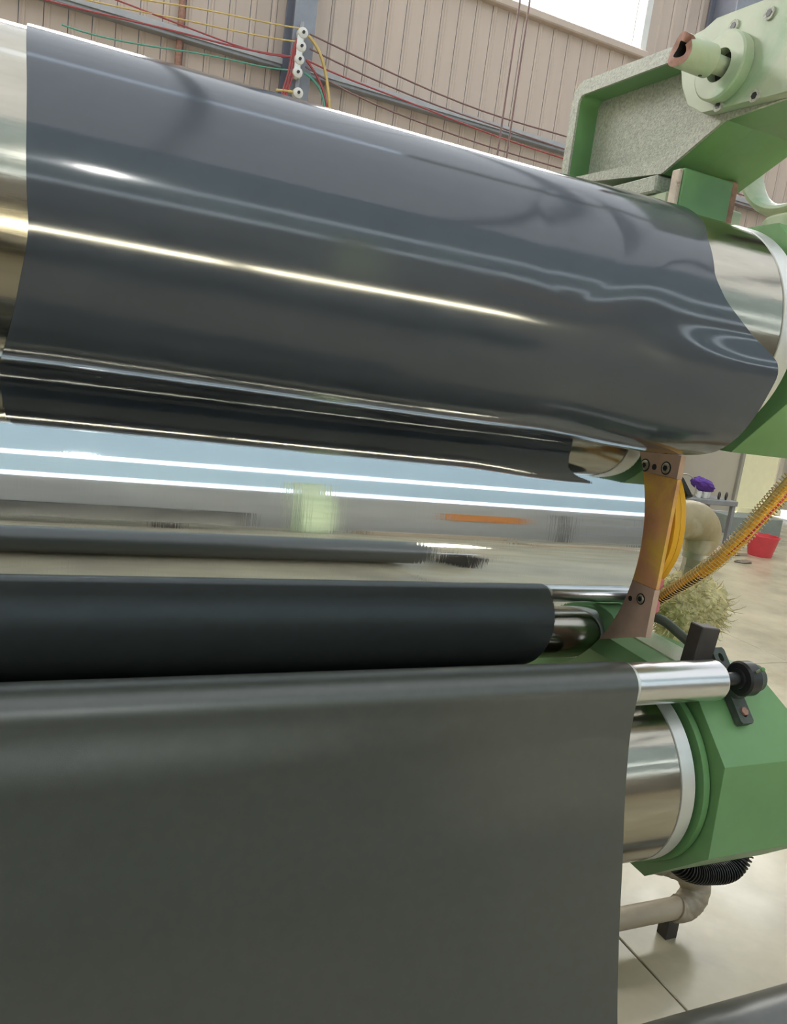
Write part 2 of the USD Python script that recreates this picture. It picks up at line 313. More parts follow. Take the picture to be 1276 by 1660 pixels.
# insulator rack with its wires
YI = 12.42
ik = onY(486, 85, YI)
rk = thing("insulator_rack", "rack of white ceramic spool insulators on the steel column", "insulator rack")
pT, pB = onY(490, 36, YI + 0.05), onY(480, 160, YI + 0.05)
obj("strap", tube([pT, pB], 0.035, 6), M["tray"], rk)
for px, py in ((490, 55), (487, 77), (484, 98), (481, 119), (482, 152)):
    p = onY(px, py, YI)
    obj("insulator", lathe([(-0.075, 0.05), (-0.06, 0.075), (-0.025, 0.08), (-0.015, 0.05), (0.015, 0.05), (0.025, 0.08), (0.06, 0.075), (0.075, 0.05)], 16, "y", p), M["ceramic"], rk)
    obj("pin", lathe([(-0.10, 0.022), (-0.07, 0.022)], 8, "y", p), M["black"], rk)
for px, py in ((486, 66), (484, 88), (481, 109)):
    obj("bracket", box(-0.05, 0.05, -0.05, 0.03, -0.07, 0.07, 0.01).apply_translation(onY(px, py, YI)), M["ring"], rk)
def wire(name, pts, m_, label, r=0.013, Y=12.40):
    obj(name, tube([onY(a, b, Y) for a, b in pts], r, 6, sub=4), M[m_], label=label, cat="wire")
wire("overhead_wire", [(502, 55), (613, 108), (706, 150), (800, 186), (917, 221), (1110, 285), (1290, 340)], "wire_brown", "topmost dark wire leaving the insulator rack to the right")
wire("overhead_wire", [(502, 79), (593, 123), (688, 163), (800, 203), (916, 242), (1110, 304), (1290, 360)], "wire_brown", "second dark wire from the top right of the insulator rack")
wire("overhead_wire", [(496, 97), (555, 124), (630, 153), (800, 219), (914, 257), (1110, 322)], "wire_red", "red wire sagging along the cable tray right of the rack")
wire("overhead_wire", [(495, 108), (563, 148), (680, 198), (800, 240), (910, 273), (1110, 340)], "wire_brown", "lowest dark wire right of the rack, just above the black sheet")
wire("overhead_wire", [(60, -50), (180, -10), (311, 12), (415, 33), (487, 46)], "wire_yellow", "upper pale yellow wire left of the insulator rack", 0.011)
wire("overhead_wire", [(40, -30), (150, 2), (301, 33), (371, 48), (485, 68)], "wire_yellow", "lower pale yellow wire left of the insulator rack", 0.011)
wire("overhead_wire", [(-20, -30), (75, 0), (281, 50), (400, 80), (481, 92)], "wire_red", "red wire left of the rack running below the cable tray", 0.013)
wire("overhead_wire", [(120, -25), (210, 8), (350, 62), (430, 87), (480, 92)], "wire_red", "dark red wire lying on the cable tray left of the rack", 0.011)
wire("overhead_wire", [(100, 40), (215, 70), (351, 92), (420, 107), (479, 114)], "wire_green", "green wire left of the insulator rack", 0.011)
wire("hanging_wire", [(500, 58), (518, 85), (529, 125), (534, 172), (536, 230)], "wire_yellow", "yellow wire hanging in a loop right of the insulator rack", 0.024)
wire("hanging_wire", [(497, 98), (513, 122), (525, 150), (530, 175), (533, 230)], "wire_red", "red wire hanging down right of the insulator rack", 0.018)
wire("hanging_wire", [(493, 118), (508, 130), (520, 148), (526, 170), (529, 230)], "wire_green", "green wire hanging down right of the insulator rack", 0.018)
for i, dx in enumerate((0, 4, 8)):
    wire("dropping_wire", [(484, 60), (474 + dx * .7, 85), (468 + dx, 115), (458 + dx, 148), (450 + dx, 200)], "wire_red", ["leftmost red wire dropping beside the dark column", "middle red wire dropping beside the dark column", "right red wire dropping behind the insulators"][i], 0.016)
wire("short_wire", [(448, 146), (462, 147), (479, 150)], "wire_yellow", "short bright yellow wire at the lowest insulator", 0.02)
for i, (a, b) in enumerate((((868, -60), (826, 262)), ((852, -60), (812, 258)))):
    p, q = onY(*a, 6.0), onY(*b, 6.0)
    obj("hanging_cable", tube([[p[0], 6.0, ZC - 0.6], [p[0], 6.0, 2.6]], 0.008, 6), M["wire_brown"], label=["right of two thin cables hanging in front of the wall", "left of two thin cables hanging in front of the wall"][i], cat="cable")

# ------------------------------------------------------------------ the three rolls
UY, UZ, UR = 1.690, 2.2285, 0.293          # upper roll
MY, MZ, MR = 2.245, 1.608, 0.530           # big chrome middle roll
LY, LZ, LR = 1.760, 0.899, 0.288           # lower roll
FY, FZ, FR = 1.549, 1.2655, 0.0585           # front guide roller
XE = 1.60
ur = thing("calender_roll", "bare ground steel upper roll under the glossy black sheet", "roll", (-2.2, UY, 0))
def roll_parts(root, z, R, x0, x1, m_, jl, jr=0.62):
    obj("roll_body", lathe([(x0, R - 0.004), (x0 + 0.004, R), (x1 - 0.004, R), (x1, R - 0.003)], 160, "x", (2.2, 0, z)), M[m_], root)
    obj("journal", lathe([(x1, R * jr), (x1 + jl, R * jr)], 64, "x", (2.2, 0, z)), M["ring"], root)
    obj("journal", lathe([(x0 - 0.4, R * 0.62), (x0, R * 0.62)], 64, "x", (2.2, 0, z)), M["ring"], root)
roll_parts(ur, UZ, UR, -2.2, XE, "steel", 0.099)
obj("end_ring", lathe([(XE, UR - 0.006), (XE + 0.003, UR + 0.001), (XE + 0.055, UR + 0.001), (XE + 0.06, UR - 0.01)], 128, "x", (2.2, 0, UZ)), M["ring"], ur)
mr = thing("calender_roll", "large mirror-polished chrome middle roll", "roll", (-2.2, MY, 0))
roll_parts(mr, MZ, MR, -2.2, 1.592, "chrome", 0.44, 0.30)
lr = thing("calender_roll", "ground steel lower roll beside the green bearing housing", "roll", (-2.2, LY, 0))
roll_parts(lr, LZ, LR, -2.2, 1.688, "steel", 0.104)
obj("end_ring", lathe([(1.688, LR - 0.004), (1.690, LR + 0.001), (1.738, LR + 0.001), (1.742, LR - 0.008)], 128, "x", (2.2, 0, LZ)), M["ring"], lr)
obj("collar", lathe([(1.762, LR - 0.012), (1.762, LR + 0.010), (1.785, LR + 0.010), (1.790, LR)], 128, "x", (2.2, 0, LZ)), M["green"], lr, label="green painted collar")

# glossy black sheet wrapped round the upper roll
def interp(t, tab): a = np.array(tab, float); a = a[np.argsort(a[:, 0])]; return np.interp(t, a[:, 0], a[:, 1])
def smooth(a, b, x): t = np.clip((x - a) / (b - a), 0, 1); return t * t * (3 - 2 * t)
from scipy.interpolate import PchipInterpolator
eR = np.array([(-138, 1.34), (-115, 1.36), (-100, 1.37), (-90, 1.395), (-80, 1.46), (-70, 1.56), (-60, 1.60), (-30, 1.60), (-18, 1.602), (-13, 1.595), (-7, 1.545), (1, 1.472), (12, 1.396), (22, 1.369), (36, 1.370), (52, 1.394), (75, 1.41), (107, 1.42), (215, 1.42)])
eL = np.array([(-138, -0.11), (-95, -0.10), (-70, -0.087), (-33, -0.060), (-14, -0.049), (-2, -0.054), (26, -0.061), (63, -0.071), (215, -0.075)])
th = np.linspace(-136, 212, 300); NX = 150
xr, xl = PchipInterpolator(*eR.T)(th), PchipInterpolator(*eL.T)(th)
u = np.linspace(0, 1, NX)
X = xl[:, None] + (xr - xl)[:, None] * u[None]; T = np.repeat(th[:, None], NX, 1)
sag = smooth(-15, -55, T) * smooth(-136, -104, T) * (-0.004 + 0.020 * np.clip((X + 0.1) / 1.1, 0, 1.3))
edge_up = 0.026 * smooth(1.10, 1.52, X) * smooth(-2, -20, T) * (1 - 0.45 * smooth(-62, -88, T)) * smooth(-136, -104, T)
wob = (meshkit.fbm(np.stack([X * 1.6, T / 34.0, 0 * X], -1), 2, 5) - 0.5) * 0.006 * smooth(0.2, 1.3, X)
fold = 0.006 * np.exp(-((X - 1.20 - 0.004 * (T - 20)) / 0.10) ** 2) * np.exp(-((T - 14) / 24) ** 2) - 0.007 * np.exp(-((X - 1.02) / 0.10) ** 2) * np.exp(-((T - 22) / 22) ** 2)
ripple = 0.0035 * np.exp(-((T - 92 - 14 * np.sin(X * 3.0 + 0.4)) / 9) ** 2) * smooth(0.2, 0.7, X)
rad = UR + 0.0055 + np.maximum(sag + edge_up + wob + fold + ripple, -0.002)
rim = np.minimum(u, 1 - u)[None] * (xr - xl)[:, None]
def yz(r): return np.stack([X, UY - r * np.cos(np.radians(T)), UZ + r * np.sin(np.radians(T))], -1)
obj("rubber_sheet", grid_solid(yz(rad), yz(rad - 0.0032)), M["rubber"], smooth=50, label="glossy black rubber sheet wrapped round the upper steel roll", cat="rubber sheet")

# matte sheet: up behind the lower roll, over the front guide roller and down in front
def arc(cy, cz, r, a0, a1, n): return [(cy - r * math.cos(math.radians(a)), cz + r * math.sin(math.radians(a))) for a in np.linspace(a0, a1, n)]
def line_to(p, q, n): return [tuple(np.array(p) + (np.array(q) - p) * t) for t in np.linspace(0, 1, n + 2)[1:-1]]
RM, RF = MR + 0.004, FR + 0.003
ax = np.array([FY - MY, FZ - MZ]); dist = np.linalg.norm(ax); ax /= dist; be = math.acos((RM + RF) / dist)
nq = np.array([ax[0] * math.cos(be) - ax[1] * math.sin(be), ax[0] * math.sin(be) + ax[1] * math.cos(be)])   # normal of the web, from the chrome roll towards the sheet
tm = math.degrees(math.atan2(nq[1], -nq[0])); tf = math.degrees(math.atan2(-nq[1], nq[0]))
arcm = arc(MY, MZ, RM, tm - 45, tm, 16); arcf = arc(FY, FZ, RF, tf, 4, 22)
path = arcm + line_to(arcm[-1], arcf[0], 12) + arcf
hang = [(FY - RF, 1.262), (1.4875, 1.166), (1.471, 1.032), (1.424, 0.806), (1.391, 0.643), (1.330, 0.394), (1.278, 0.25), (1.232, 0.12), (1.17, 0.03), (1.06, 0.006), (0.9, 0.006)]
hz = PchipInterpolator(np.arange(len(hang)), np.array(hang))
path = np.array(path + [tuple(v) for v in hz(np.linspace(0, len(hang) - 1, 90))[1:]])
from scipy.ndimage import gaussian_filter1d
xs_ = np.linspace(0, 1, 60)
s_ = np.arange(len(path)); xr_ = 1.463 + 0 * s_
xr_[len(path) - 89:] += np.linspace(0, -0.0, 89)
tang = np.gradient(path, axis=0); tang /= np.linalg.norm(tang, axis=1, keepdims=True); nrm = np.c_[tang[:, 1], -tang[:, 0]]
def sheet(off):
    P = path + nrm * off
    g = np.zeros((len(P), len(xs_), 3)); g[..., 0] = -2.0 + (xr_ + 2.0)[:, None] * xs_[None]; g[..., 2] = P[:, None, 1]
    belly = np.where(np.arange(len(P)) > len(P) - 92, smooth(1.275, 1.14, P[:, 1]) * smooth(0.05, 1.0, P[:, 1]), 0)   # the free sheet bellies out towards its middle
    g[..., 1] = P[:, None, 0] - 0.032 * belly[:, None] * smooth(1.35, 0.1, g[..., 0]); return g
A_, B_ = sheet(0.0015), sheet(-0.0015)
sm = grid_solid(A_, B_)
if sm.volume < 0: sm.invert()
obj("rubber_sheet", sm, M["rubber_matte"], smooth=50, label="matte dark grey sheet hanging over the aluminium front roller", cat="rubber sheet")

gr = thing("guide_roller", "aluminium front guide roller carried in a black bearing", "roller", (0, FY, FZ))
obj("tube", lathe([(-2.05, FR), (1.800, FR), (1.807, FR - 0.004)], 96, "x"), M["aluminium"], gr)
obj("end_band", lathe([(1.4635, FR + 0.0006), (1.475, FR + 0.0006)], 96, "x"), M["ring"], gr)
obj("shaft", lathe([(1.807, 0.020), (1.97, 0.020), (1.974, 0.017)], 32, "x"), M["black"], gr)

# roll lying on the floor behind the hanging sheet
fr_ = thing("sheet_roll", "dark grey roll lying on the floor at the bottom right", "roll", (0, 1.37, 0.125))
obj("roll_body", lathe([(0.3, 0.12), (0.305, 0.125), (3.2, 0.125), (3.205, 0.12)], 72, "x"), M["rubber_matte"], fr_)
obj("core", lathe([(0.22, 0.04), (3.28, 0.04)], 24, "x"), M["darksteel"], fr_)

# ------------------------------------------------------------------ upper housing, screw and arm
def octagon(cy, cz, ap): return [(cy + ap / math.cos(math.pi / 8) * math.cos(math.pi / 8 + k * math.pi / 4), cz + ap / math.cos(math.pi / 8) * math.sin(math.pi / 8 + k * math.pi / 4)) for k in range(8)]
uh = thing("bearing_housing", "octagonal green bearing housing of the upper roll", "machine housing", (1.70, UY, UZ))
obj("housing_body", prism_x(Polygon(octagon(0, 0, 0.302)), 0.0, 0.60), M["green"], uh, smooth=False)
obj("top_cap", lathe([(0.300, 0.135), (0.365, 0.135), (0.372, 0.128)], 48, "z", (0.27, 0.0, 0)), M["green_pale"], uh)
sc_prof = []
for k in range(34):
    z = 0.372 + k * 0.012; sc_prof += [(z, 0.036), (z + 0.005, 0.045), (z + 0.007, 0.045)]
obj("adjusting_screw", lathe(sc_prof, 32, "z", (0.29, 0.0, 0)), M["darksteel"], uh)

Xa = 1.85
arm = thing("arm_casting", "big green cast iron arm with a recessed panel above the upper roll", "casting", (0, 0, 0))
outer = [(2.853, 2.86), (2.855, 3.185), (2.845, 3.232), (2.80, 3.255), (2.30, 3.225), (1.55, 3.21), (1.55, 2.93), (1.991, 2.92), (2.238, 2.804), (2.78, 2.862)]
inner = rounded([(2.805, 2.885), (2.81, 3.20), (2.20, 3.172), (2.09, 3.16), (2.09, 2.935), (2.262, 2.858)], 0.028)
op = Polygon(outer)
obj("panel_rim", prism_x(op.difference(inner), Xa, Xa + 0.010), M["cast"], arm)
obj("recess_wall", prism_x(op.buffer(-0.002).difference(inner.buffer(0.001)), Xa + 0.0101, Xa + 0.13), M["green"], arm, smooth=20)
obj("recess_panel", prism_x(inner.buffer(0.01), Xa + 0.10, Xa + 0.125), M["cast"], arm)
body = Polygon([(2.845, 2.87), (2.845, 3.22), (1.55, 3.20), (1.55, 2.94), (1.995, 2.925), (2.236, 2.812)])
obj("arm_body", prism_x(body, Xa + 0.13, 2.2), M["green"], arm, smooth=False)
for px, py in ((1012, 268), (1076, 252)):
    p = onX(px, py, Xa); obj("bolt", lathe([(0.08, 0.013), (0.10, 0.013)], 6, "x", (Xa, p[1] - 0.02, p[2] + 0.01)), M["cast"], arm)
plate = rounded([(1.45, 3.235), (1.836, 3.207), (2.062, 3.223), (2.111, 3.206), (2.154, 3.205), (2.185, 3.11), (2.165, 3.051), (2.123, 2.985), (2.052, 2.945), (1.765, 2.925), (1.45, 2.91)], 0.02)
pl = thing("cover_plate", "green bolted hub cover plate on the upper arm", "cover plate", (Xa, 0, 0))
obj("plate", prism_x(plate, -0.04, -0.001), M["green_pale"], pl)
hub = (1.975, 3.052)
ringp = lathe([(-0.078, 0.047), (-0.078, 0.093), (-0.073, 0.098), (-0.041, 0.098)], 64, "x", (0, hub[0], hub[1]), closed=False)
ringi = lathe([(-0.041, 0.047), (-0.078, 0.047)], 64, "x", (0, hub[0], hub[1]), closed=False)
obj("boss", cat_(ringp, ringi), M["green_pale"], pl, smooth=30)
obj("bore", lathe([(-0.043, 0.0465), (-0.0405, 0.0465)], 48, "x", (0, hub[0], hub[1])), M["black"], pl)
for px, py in ((1247, 21), (1189, 42), (1164, 171), (1223, 155)):
    p = onX(px, py, Xa - 0.045)
    b = obj("bolt", lathe([(-0.046, 0.0185), (-0.043, 0.0185), (-0.040, 0.0185)], 24, "x", (0, p[1], p[2])), M["cast"], pl)
    obj("socket", lathe([(-0.0475, 0.0105), (-0.0462, 0.0105)], 6, "x", (0, p[1], p[2])), M["black"], b)
sh = thing("drive_shaft", "stub shaft with rusty broken coupling end poking out of the hub", "shaft", (Xa, hub[0], hub[1]))
obj("shaft", lathe([(-0.13, 0.027), (-0.044, 0.027)], 32, "x"), M["green_pale"], sh)
nn = 40; ang = np.linspace(0, 2 * math.pi, nn, endpoint=False)
depth = -0.232 + 0.007 * np.sin(ang * 2 + 0.5) + np.where((ang > 2.2) & (ang < 2.7), 0.020, 0)
ro, ri = 0.046, 0.022
vo = np.c_[depth, ro * np.cos(ang), ro * np.sin(ang)]; vi = np.c_[depth, ri * np.cos(ang), ri * np.sin(ang)]
vb = np.c_[np.full(nn, -0.118), ro * np.cos(ang), ro * np.sin(ang)]; vd = np.c_[np.full(nn, -0.19), ri * np.cos(ang), ri * np.sin(ang)]
def strip(a, b):
    f = []; 
    for j in range(nn): j2 = (j + 1) % nn; f += [[j, j2, nn + j2], [j, nn + j2, nn + j]]
    return trimesh.Trimesh(np.vstack([a, b]), f, process=False)
def disc(a):
    return trimesh.Trimesh(np.vstack([a, a.mean(0)]), [[j, (j + 1) % nn, nn] for j in range(nn)], process=False)
obj("coupling", cat_(strip(vo, vb), disc(vb)), M["green_pale"], sh)
ce_ = obj("coupling_rim", strip(vi, vo), M["rust"], sh)
obj("coupling_bore", cat_(strip(vi, vd), disc(vd)), M["darksteel"], sh)
obj("set_screw", lathe([(-0.047, 0.006), (-0.0462, 0.006)], 12, "z", (-0.14, 0.0, 0.0)), M["darksteel"], sh)

# seats under the arm: slab, block, rusty bar
ab = thing("slab_seat", "green seat block and stepped slabs under the cast arm", "machine seat", (0, 0, 0))
obj("seat_slab", box(Xa - 0.01, 2.2, 2.245, 2.72, 2.745, 2.803, 0.006), M["cast"], ab)
obj("seat_slab", box(Xa + 0.0, 2.2, 2.19, 2.72, 2.64, 2.742, 0.006), M["green_pale"], ab)
obj("support_block", box(1.815, 2.03, 2.085, 2.13, 2.44, 2.79, 0.004), M["green"], ab)
obj("flaking_end", box(1.80, 1.8148, 2.088, 2.128, 2.44, 2.785, 0.004), M["rust_pale"], ab, label="pale flaking end of the bright green block")
obj("block_bracket", box(1.88, 2.03, 2.1301, 2.1899, 2.60, 2.74, 0.004), M["green"], ab)
obj("rusty_bar", box(2.10, 2.15, 2.18, 2.24, 2.4, 2.83, 0.006), M["rust"], label="brown rusty flat bar right of the green block", cat="bar")
hw = thing("hand_wheel", "grey-green wheel rim behind the upper arm", "wheel", (0, 0, 0))
c_ = onX(1300, 242, 2.75)
t_ = trimesh.creation.torus(0.245, 0.030, 64, 12); t_.apply_transform(trimesh.transformations.rotation_matrix(math.pi / 2, [0, 1, 0])); t_.apply_scale([2.2, 1, 1]); t_.apply_translation(c_)
obj("axle", lathe([(2.201, 0.022), (float(c_[0]) + 0.06, 0.022)], 20, "x", (0, c_[1], c_[2])), M["green_pale"], hw); obj("rim", t_, M["green_pale"], hw); obj("hub", lathe([(-0.05, 0.03), (0.05, 0.03)], 24, "x", c_), M["green_pale"], hw)
obj("spoke", cat_(*[tube([c_ + [0, 0.02 * math.cos(a), 0.02 * math.sin(a)], c_ + [0, 0.24 * math.cos(a), 0.15 * math.sin(a)]], 0.011, 8) for a in (0.4, 2.5, 4.6)]), M["green_pale"], hw)
# ------------------------------------------------------------------ cheek plate of the middle roll
ck = thing("cheek_plate", "bronze edge guide plate fitted against the chrome roll's end", "guide plate", (0, 0, 0))
XE = 1.672; KE = XE / 1.6
ke = lambda y, z: (y * KE, 2.0 + (z - 2.0) * KE)
shape = Polygon([ke(*q) for q in [(1.636, 1.366), (1.636, 1.897), (1.88, 1.897), (1.95, 1.75), (1.95, 1.25), (1.84, 1.285), (1.66, 1.36)]])
top = shape.intersection(sbox(1.5, ke(0, 1.832)[1], 2.4, 2.2)); mid_ = shape.intersection(sbox(1.5, ke(0, 1.5105)[1], 2.4, ke(0, 1.8305)[1])); bot = shape.intersection(sbox(1.5, 1.0, 2.4, ke(0, 1.509)[1]))
big = lambda g: max(getattr(g, "geoms", [g]), key=lambda q: q.area)
obj("upper_block", prism_x(big(top), XE - 0.004, XE + 0.016), M["bronze_grey"], ck, smooth=False)
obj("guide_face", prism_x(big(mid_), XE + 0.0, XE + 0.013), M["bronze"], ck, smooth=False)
obj("lower_block", prism_x(big(bot), XE - 0.004, XE + 0.016), M["bronze_grey"], ck, smooth=False)
for px, py, r, m_ in ((1046, 754, 0.016, 0), (1061, 757, 0.009, 1), (1080, 759, 0.016, 0), (1022, 970, 0.008, 1), (1039, 971, 0.014, 0)):
    p = onX(px, py, XE - 0.004)
    if m_: obj("screw_hole", lathe([(-0.0012, r), (0.001, r)], 20, "x", p), M["black"], ck)
    else:
        b = obj("bolt", lathe([(-0.004, r * 0.8), (-0.002, r), (-0.0005, r)], 24, "x", p), M["fitting"], ck)
        obj("counterbore", lathe([(-0.0012, r * 1.25), (0.001, r * 1.25)], 24, "x", p), M["black"], ck)
        obj("socket", lathe([(-0.0055, r * 0.55), (-0.0042, r * 0.55)], 6, "x", p), M["black"], b)
oc = thing("guard_cover", "curved orange guard cover bulging behind the bronze plate", "cover", (0, 0, 0))
_oz = np.array([1.860, 1.835, 1.783, 1.730, 1.667, 1.625, 1.575, 1.530, 1.515]); _oy = np.array([1.655, 1.633, 1.602, 1.586, 1.580, 1.585, 1.604, 1.638, 1.66])
_zz = np.linspace(1.86, 1.515, 40); _yy = CubicSpline(_oz[::-1], _oy[::-1])(_zz)
KO = 1.722 / 1.6
og = lambda dx: Polygon([(y * KO, 2.0 + (z - 2.0) * KO) for y, z in [(1.71, 1.86)] + list(zip(_yy, _zz)) + [(1.71, 1.515)]]).buffer(dx)
obj("cover_shell", prism_x(og(0.0), XE + 0.018, XE + 0.038), M["orange"], oc, smooth=30)
obj("cover_shell", prism_x(og(-0.001), XE + 0.0405, XE + 0.060), M["orange"], oc, smooth=30)
obj("seam", prism_x(og(-0.006), XE + 0.0381, XE + 0.0404), M["black"], oc)
fp = [onX(a, b, 1.9) for a, b in ((1099, 768), (1105, 775), (1120, 805), (1108, 809))]
obj("black_flap", prism_x([(p[1], p[2]) for p in fp], 1.89, 1.91), M["black"], label="small black flap sticking out behind the bronze plate", cat="flap")

# rotary joint on the chrome roll's axis with its pipework
JY = MY
rj = thing("pipe_elbow", "large brass-coloured pipe elbow on the chrome roll's axis", "pipe fitting", (0, 0, 0))
ez = 1.612
obj("elbow", tube([[2.05, JY, ez], [2.25, JY, ez], [2.33, JY, ez - 0.004], [2.375, JY, ez - 0.035], [2.385, JY, ez - 0.09]], [0.077, 0.077, 0.077, 0.070, 0.058], 28, sub=8), M["brass"], rj)
dwn = lambda z0, z1, r, n=28: lathe([(z0, r), (z1, r)], n, "z", (2.378, JY, 0))
obj("socket_collar", dwn(1.487, 1.545, 0.063), M["brass"], rj)
obj("union_ring", dwn(1.462, 1.486, 0.060), M["fitting"], rj)
obj("hexagon_nut", dwn(1.428, 1.461, 0.056, 6), M["fitting"], rj)
obj("hexagon_nut", dwn(1.390, 1.427, 0.058, 6), M["fitting"], rj)
vp = thing("insulated_pipe", "vertical pipe below the elbow wrapped in ragged glass wool", "pipe", (2.378, JY, 0))
obj("pipe", tube([[0, 0, 1.388], [0, 0, 1.0], [0, 0.02, 0.84], [0, 0.16, 0.74], [0, 0.6, 0.72], [0, 0.95, 0.70], [0, 1.05, 0.55], [0, 1.06, 0.0]], 0.042, 18), M["pipe"], vp)
ico = trimesh.creation.icosphere(5, 1.0); v = np.array(ico.vertices)
n_ = meshkit.fbm(v * 3.2 + 5, 5, 3); v2 = v * (0.78 + 0.5 * n_)[:, None]
v2 = v2 * np.array([0.140, 0.12, 0.125]); v2[:, 2] += 1.272; v2[:, 0] += 0.01
obj("wool_bundle", trimesh.Trimesh(v2, ico.faces, process=False), M["wool"], vp, smooth=False)
lo = lathe([(0.90, 0.06), (0.95, 0.085), (1.05, 0.092), (1.15, 0.085), (1.20, 0.07)], 40, "z", (-0.02, 0, 0)).subdivide()
lv = np.array(lo.vertices); lv[:, :2] *= (0.85 + 0.35 * meshkit.fbm(lv * 22, 4, 8))[:, None]
obj("wool_sleeve", trimesh.Trimesh(lv, lo.faces, process=False), M["wool"], vp, smooth=False)
# ragged fibres
fib = []
for k in range(900):
    d = rng.normal(size=3); d /= np.linalg.norm(d); d[2] -= 0.15
    p = np.array([0.01, 0, 1.272]) + d * np.array([0.118, 0.10, 0.105]); q = p + d * rng.uniform(0.02, 0.06) + rng.normal(size=3) * 0.022
    fib.append(tube([p, (p + q) / 2 + rng.normal(size=3) * 0.010, q], [0.0030, 0.0020, 0.0006], 4, False, 2))
obj("fibre_tufts", cat_(*fib), M["wool"], vp, kind="stuff")

# hose bundle in spiral wrap
hp = [(1035, 996), (1058, 979), (1100, 951), (1150, 918), (1195, 878), (1230, 840), (1255, 812), (1290, 775)]
hX = [1.78, 1.775, 1.775, 1.785, 1.81, 1.84, 1.87, 1.90]
P = np.array([onX(a, b, x) for (a, b), x in zip(hp, hX)])
hb = thing("hose_bundle", "bundle of orange and dark hoses in clear spiral wrap rising right", "hose", (0, 0, 0))
from scipy.interpolate import CubicSpline
ss = np.r_[0, np.cumsum(np.linalg.norm(np.diff(P, axis=0), axis=1))]; cs = CubicSpline(ss, P); L = ss[-1]
grow = np.interp(ss, [0, L], [0.62, 1.15])
for dz, dy, m_, r in ((0.012, 0.004, "clearwrap", 0.009), (0.010, -0.012, "orange", 0.009), (-0.003, -0.014, "red", 0.006), (-0.005, 0.010, "clearwrap", 0.010), (-0.011, -0.010, "orange", 0.008), (-0.019, -0.002, "spiral", 0.009), (0.004, 0.0, "spiral", 0.006)):
    obj("hose", tube(P + np.array([0, dy, dz]) * grow[:, None], r * grow, 10, sub=8), M[m_], hb)
kk = np.linspace(0, L, int(L / 0.010) * 10); c0 = cs(kk); tt = cs(kk, 1); tt /= np.linalg.norm(tt, axis=1, keepdims=True)
s1 = np.cross(tt, [0.2, 0.3, 0.9]); s1 /= np.linalg.norm(s1, axis=1, keepdims=True); s2 = np.cross(tt, s1); ph = kk / 0.010 * 2 * math.pi
gr_ = np.interp(kk, [0, L], [0.62, 1.15])[:, None]
obj("spiral_wrap", tube(c0 + 0.0265 * gr_ * (np.cos(ph)[:, None] * s1 + np.sin(ph)[:, None] * s2), 0.0015, 5, sub=1), M["clearwrap"], hb)
for nm, q, lab in (("pink_tape", (1061, 985), "lower scrap of pink tape at the hose bundle's end"), ("pink_tape", (1068, 946), "upper scrap of pink tape beside the orange cover")):
    p = onX(*q, 1.72); s = trimesh.creation.icosphere(2, 0.018); s.vertices = s.vertices * (0.6 + 0.8 * meshkit.fbm(np.array(s.vertices) * 60, 3, 2))[:, None] * [1, .6, 1.4]; s.apply_translation(p)
    obj(nm, s, M["pink"], label=lab, cat="tape")
gp = [(1050, 1000), (1075, 1006), (1100, 1026), (1125, 1048), (1150, 1075)]
obj("grey_hose", tube([onX(a, b, 1.80 + 0.02 * i) for i, (a, b) in enumerate(gp)], 0.0155, 12), M["hose"], label="grey-green hose curving behind the black steel block", cat="hose")

# ------------------------------------------------------------------ lower housing and machine frame
Xh = 1.794
import manifold3d as m3
hp_ = [(1.645, 1.252), (1.443, 1.045), (1.4315, 0.764), (1.645, 0.561), (2.1, 0.561), (2.248, 0.70), (2.248, 1.252)]
lh = thing("bearing_housing", "faceted bright green bearing housing of the lower roll", "machine housing", (Xh, 0, 0))
hb_ = prism_x(Polygon(hp_), 0.0, 0.62); hb_.merge_vertices()
hm = m3.Manifold(m3.Mesh(np.array(hb_.vertices, np.float32), np.array(hb_.faces, np.uint32)))
us0 = np.array([0, 0.1425, 0.1465]); us0 /= np.linalg.norm(us0); un0 = np.array([0, -us0[2], us0[1]])
c1, c2 = np.array([2.148 - Xh, 1.443, 1.045]) + us0 * 0.142, np.array([2.078 - Xh, 1.443, 1.045]) + us0 * 0.285
pn = np.cross(c2 - c1, un0); pn /= np.linalg.norm(pn); pn = -pn if pn[0] > 0 else pn
hm = hm.trim_by_plane(tuple(pn), float(pn @ c1))
obj("housing_body", hm, M["green"], lh, smooth=False)
sf = thing("side_frame", "green side frame standing behind the chrome roll's end", "machine frame", (0, 0, 0))
obj("upright", box(1.80, 1.95, 2.25, 2.70, 0.0, 2.639, 0.008), M["green"], sf)
obj("bearing_beam", box(1.80, 1.95, 1.995, 2.2495, 2.10, 2.35, 0.006), M["green"], sf)
obj("foot_plate", box(1.72, 2.05, 2.701, 2.95, 0.0, 0.05, 0.006), M["green"], sf)
fr2 = thing("support_ledge", "green ledge under the bronze plate, carrying the black block", "machine ledge", (0, 0, 0))
obj("ledge", prism_x([(1.60, 1.21), (1.60, 1.225), (1.70, 1.262), (2.09, 1.275), (2.13, 1.275), (2.13, 1.20), (1.70, 1.20)], 1.69, 1.793), M["green"], fr2, smooth=False)
obj("ledge_top", prism_x([(1.67, 1.2525), (1.70, 1.266), (2.15, 1.28), (2.15, 1.2525)], 1.7935, 1.91), M["green_pale"], fr2, smooth=False)
sb = thing("steel_block", "black square steel block standing behind the front roller", "block", (0, 0, 0))
zz = trimesh.creation.box([0.075, 0.052, 0.13]); zz = box(-0.0375, 0.0375, -0.026, 0.026, -0.07, 0.07, 0.003)
zz.apply_transform(trimesh.transformations.rotation_matrix(math.radians(6), [0, 1, 0])); zz.apply_translation([1.835, 1.655, 1.325])
obj("block", zz, M["darksteel"], sb)

